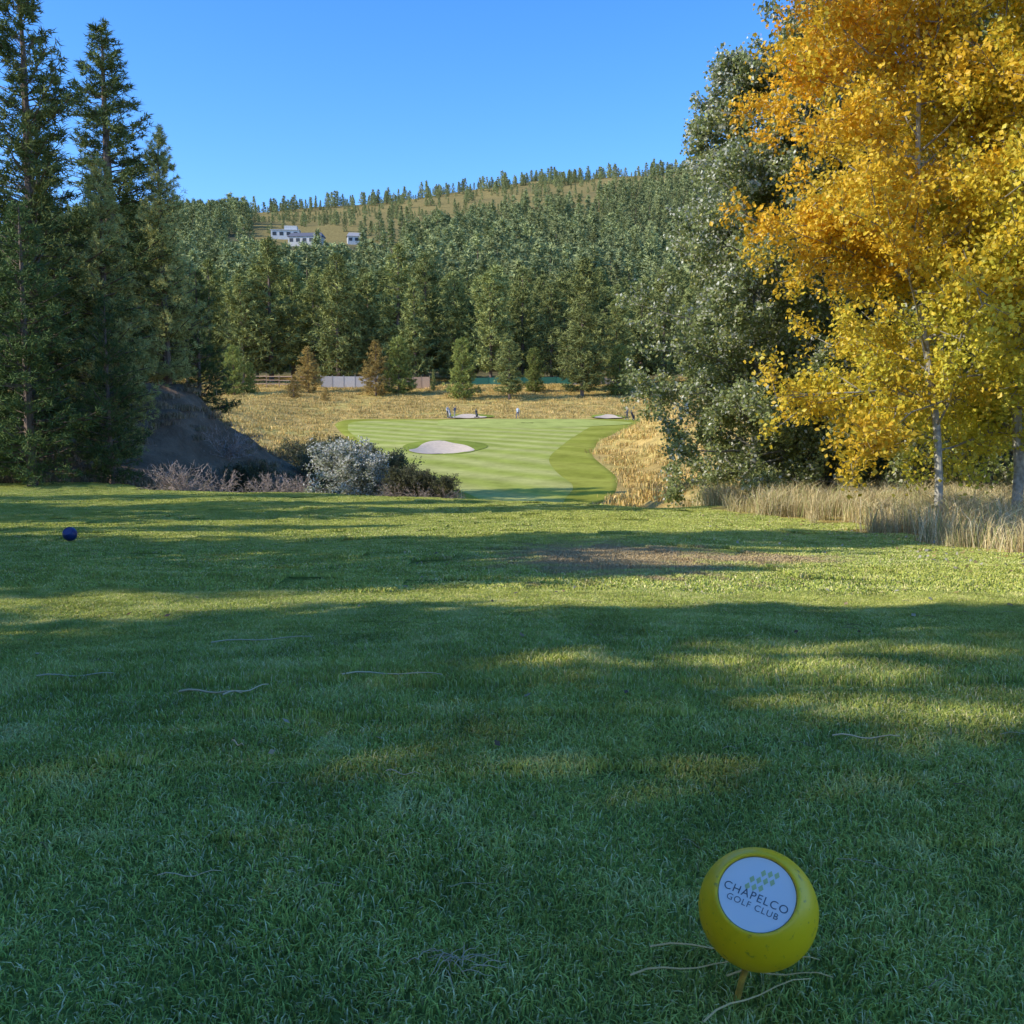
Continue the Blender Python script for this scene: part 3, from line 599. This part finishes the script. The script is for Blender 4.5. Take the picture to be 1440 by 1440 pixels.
def golfer(x,y,rz,shirt,pants,bend=0.0,arm=.1,stride=.12):
    b=bend
    J={'pel':(0,0,.95,.14),'w':(0,.02+b*.1,1.12,.125),'ch':(0,b*.25,1.35-b*.05,.15),'nk':(0,b*.38,1.50-b*.1,.055),'hd':(0,b*.45-.01,1.62-b*.12,.095),'ht':(0,b*.45,1.73-b*.12,.075)}
    for s,k in((-1,'l'),(1,'r')):
        J['h'+k]=(s*.10,0,.90,.095);J['k'+k]=(s*.12,-.03+s*stride*.5,.50,.065);J['a'+k]=(s*.13,s*stride,.08,.045);J['t'+k]=(s*.14,s*stride-.17,.035,.035)
        J['s'+k]=(s*.19,b*.28,1.42-b*.07,.062);J['e'+k]=(s*.25,b*.2-.03-arm*.3,1.15-b*.05,.046);J['f'+k]=(s*.20*(1-arm),b*.1-.08-arm,.92+arm*.3,.034);J['g'+k]=(s*.19*(1-arm),b*.1-.10-arm*1.15,.83+arm*.3,.028)
    ks=list(J);E=[('pel','w'),('w','ch'),('ch','nk'),('nk','hd'),('hd','ht')]
    for k in 'lr': E+=[('pel','h'+k),('h'+k,'k'+k),('k'+k,'a'+k),('a'+k,'t'+k),('ch','s'+k),('s'+k,'e'+k),('e'+k,'f'+k),('f'+k,'g'+k)]
    me=bpy.data.meshes.new('golfer');me.from_pydata([J[k][:3] for k in ks],[(ks.index(a),ks.index(c)) for a,c in E],[])
    o=bpy.data.objects.new('golfer',me);scene.collection.objects.link(o);o.location=(x,y,float(H(x,y))+.12);o.rotation_euler=(0,0,rz)
    md=o.modifiers.new('skin','SKIN');
    for i,k in enumerate(ks): me.skin_vertices[0].data[i].radius=(J[k][3],J[k][3]*.85)
    me.skin_vertices[0].data[0].use_root=True
    o.modifiers.new('sub','SUBSURF').render_levels=1;me.materials.append(personmat(shirt,pants));return o
golfer(-9.4,150,.6,(.5,.5,.52),(.05,.05,.06));golfer(-8.3,149,-2.4,(.10,.12,.2),(.3,.28,.24),.3,.25)
golfer(.8,146,2.6,(.45,.5,.6),(.08,.1,.2),0,.15,.2)
golfer(16.0,143,-1.2,(.06,.06,.07),(.06,.06,.08),.4,.25)
def bag(x,y,rz,col):
    e=bpy.data.objects.new('golf_bag_trolley',None);scene.collection.objects.link(e);e.location=(x,y,float(H(x,y))+.14);e.rotation_euler=(0,0,rz)
    b=MB();P=np.array([[0,0,.2],[0,.12,.5],[0,.28,.95],[0,.34,1.1]]);V,F=tube(P,[.13,.15,.15,.16],12);b.add(V,F,0,col);V,F=tube(P[[0,0,1]]+np.array([[0,-.02,-.02],[0,0,0],[0,-.01,0]]),[.01,.13,.15],12);b.add(V,F,0,col);V,F=box((0,-.02,.5),(.22,.14,.36));b.add(V,F,0,np.array(col)*1.3);b.obj('bag',[M_col],True,parent=e)
    b=MB()
    for i in range(6):
        a=i*1.05;p=np.array([.07*math.cos(a),.34+.07*math.sin(a),1.05]);q=p+np.array([.01*i,.07,.2+.02*i]);V,F=tube(np.array([p,q]),.012,5);b.add(V,F,0,(.3,.3,.3));V,F=box(q,(.09,.05,.05),a);b.add(V,F,0,(.15,.15,.15))
    b.obj('clubs',[M_col],parent=e)
    b=MB()
    for s in(-1,1):
        t=np.linspace(0,2*np.pi,17);V,F=tube(np.stack([np.full(17,s*.3),.14*np.cos(t)+.05,.14+.14*np.sin(t)],1),.025,6);b.add(V,F,0,(.03,.03,.03))
        for k in range(5):
            a=k*1.2566;V,F=tube(np.array([[s*.3,.05,.14],[s*.3,.05+.13*math.cos(a),.14+.13*math.sin(a)]]),.01,4);b.add(V,F,0,(.3,.3,.3))
        V,F=tube(np.array([[s*.3,.05,.14],[0,.05,.35]]),.014,5);b.add(V,F,0,(.2,.2,.2))
    V,F=tube(np.array([[0,-.1,.2],[0,.1,.9],[0,-.35,1.05]]),.015,5);b.add(V,F,0,(.1,.1,.1));b.obj('trolley_frame_and_wheels',[M_col],parent=e)
bag(-5.0,147,.5,(.04,.04,.05));bag(-8.9,148,.5,(.3,.3,.32));bag(16.9,142.5,1.5,(.03,.03,.04))

# ------------------------------------------------------------ light, world, camera
EL,AZ=math.radians(31),math.radians(-106)   # azimuth measured from +Y towards +X
sd=Vector((math.sin(AZ)*math.cos(EL),math.cos(AZ)*math.cos(EL),math.sin(EL)))
L=bpy.data.lights.new('sun','SUN');L.energy=5.0;L.angle=math.radians(.53);L.color=(1,.93,.80)
lo=bpy.data.objects.new('sun',L);scene.collection.objects.link(lo);lo.rotation_euler=(-sd).to_track_quat('-Z','Y').to_euler()
w=bpy.data.worlds.new('World');scene.world=w;w.use_nodes=True;nt=w.node_tree;bg=nt.nodes['Background']
sk=nt.nodes.new('ShaderNodeTexSky');sk.sky_type='NISHITA';sk.sun_disc=False;sk.sun_elevation=EL;sk.sun_rotation=AZ%(2*math.pi);sk.altitude=800;sk.air_density=1.0;sk.dust_density=1.0;sk.ozone_density=1.9
vm=nt.nodes.new('ShaderNodeVectorMath');vm.operation='MULTIPLY';nt.links.new(sk.outputs[0],vm.inputs[0]);vm.inputs[1].default_value=(1.40,1.6,2.05)
hs=nt.nodes.new('ShaderNodeHueSaturation');hs.inputs['Saturation'].default_value=1.19;nt.links.new(vm.outputs[0],hs.inputs['Color'])
nt.links.new(hs.outputs[0],bg.inputs[0]);bg.inputs[1].default_value=.15
cam=bpy.data.cameras.new('camera');cam.sensor_width=36;cam.lens=36;cam.clip_end=6000;cam.clip_start=.05
co=bpy.data.objects.new('camera',cam);scene.collection.objects.link(co);co.location=(0,0,1.1);co.rotation_euler=(math.radians(90-6.34),0,0)
scene.camera=co
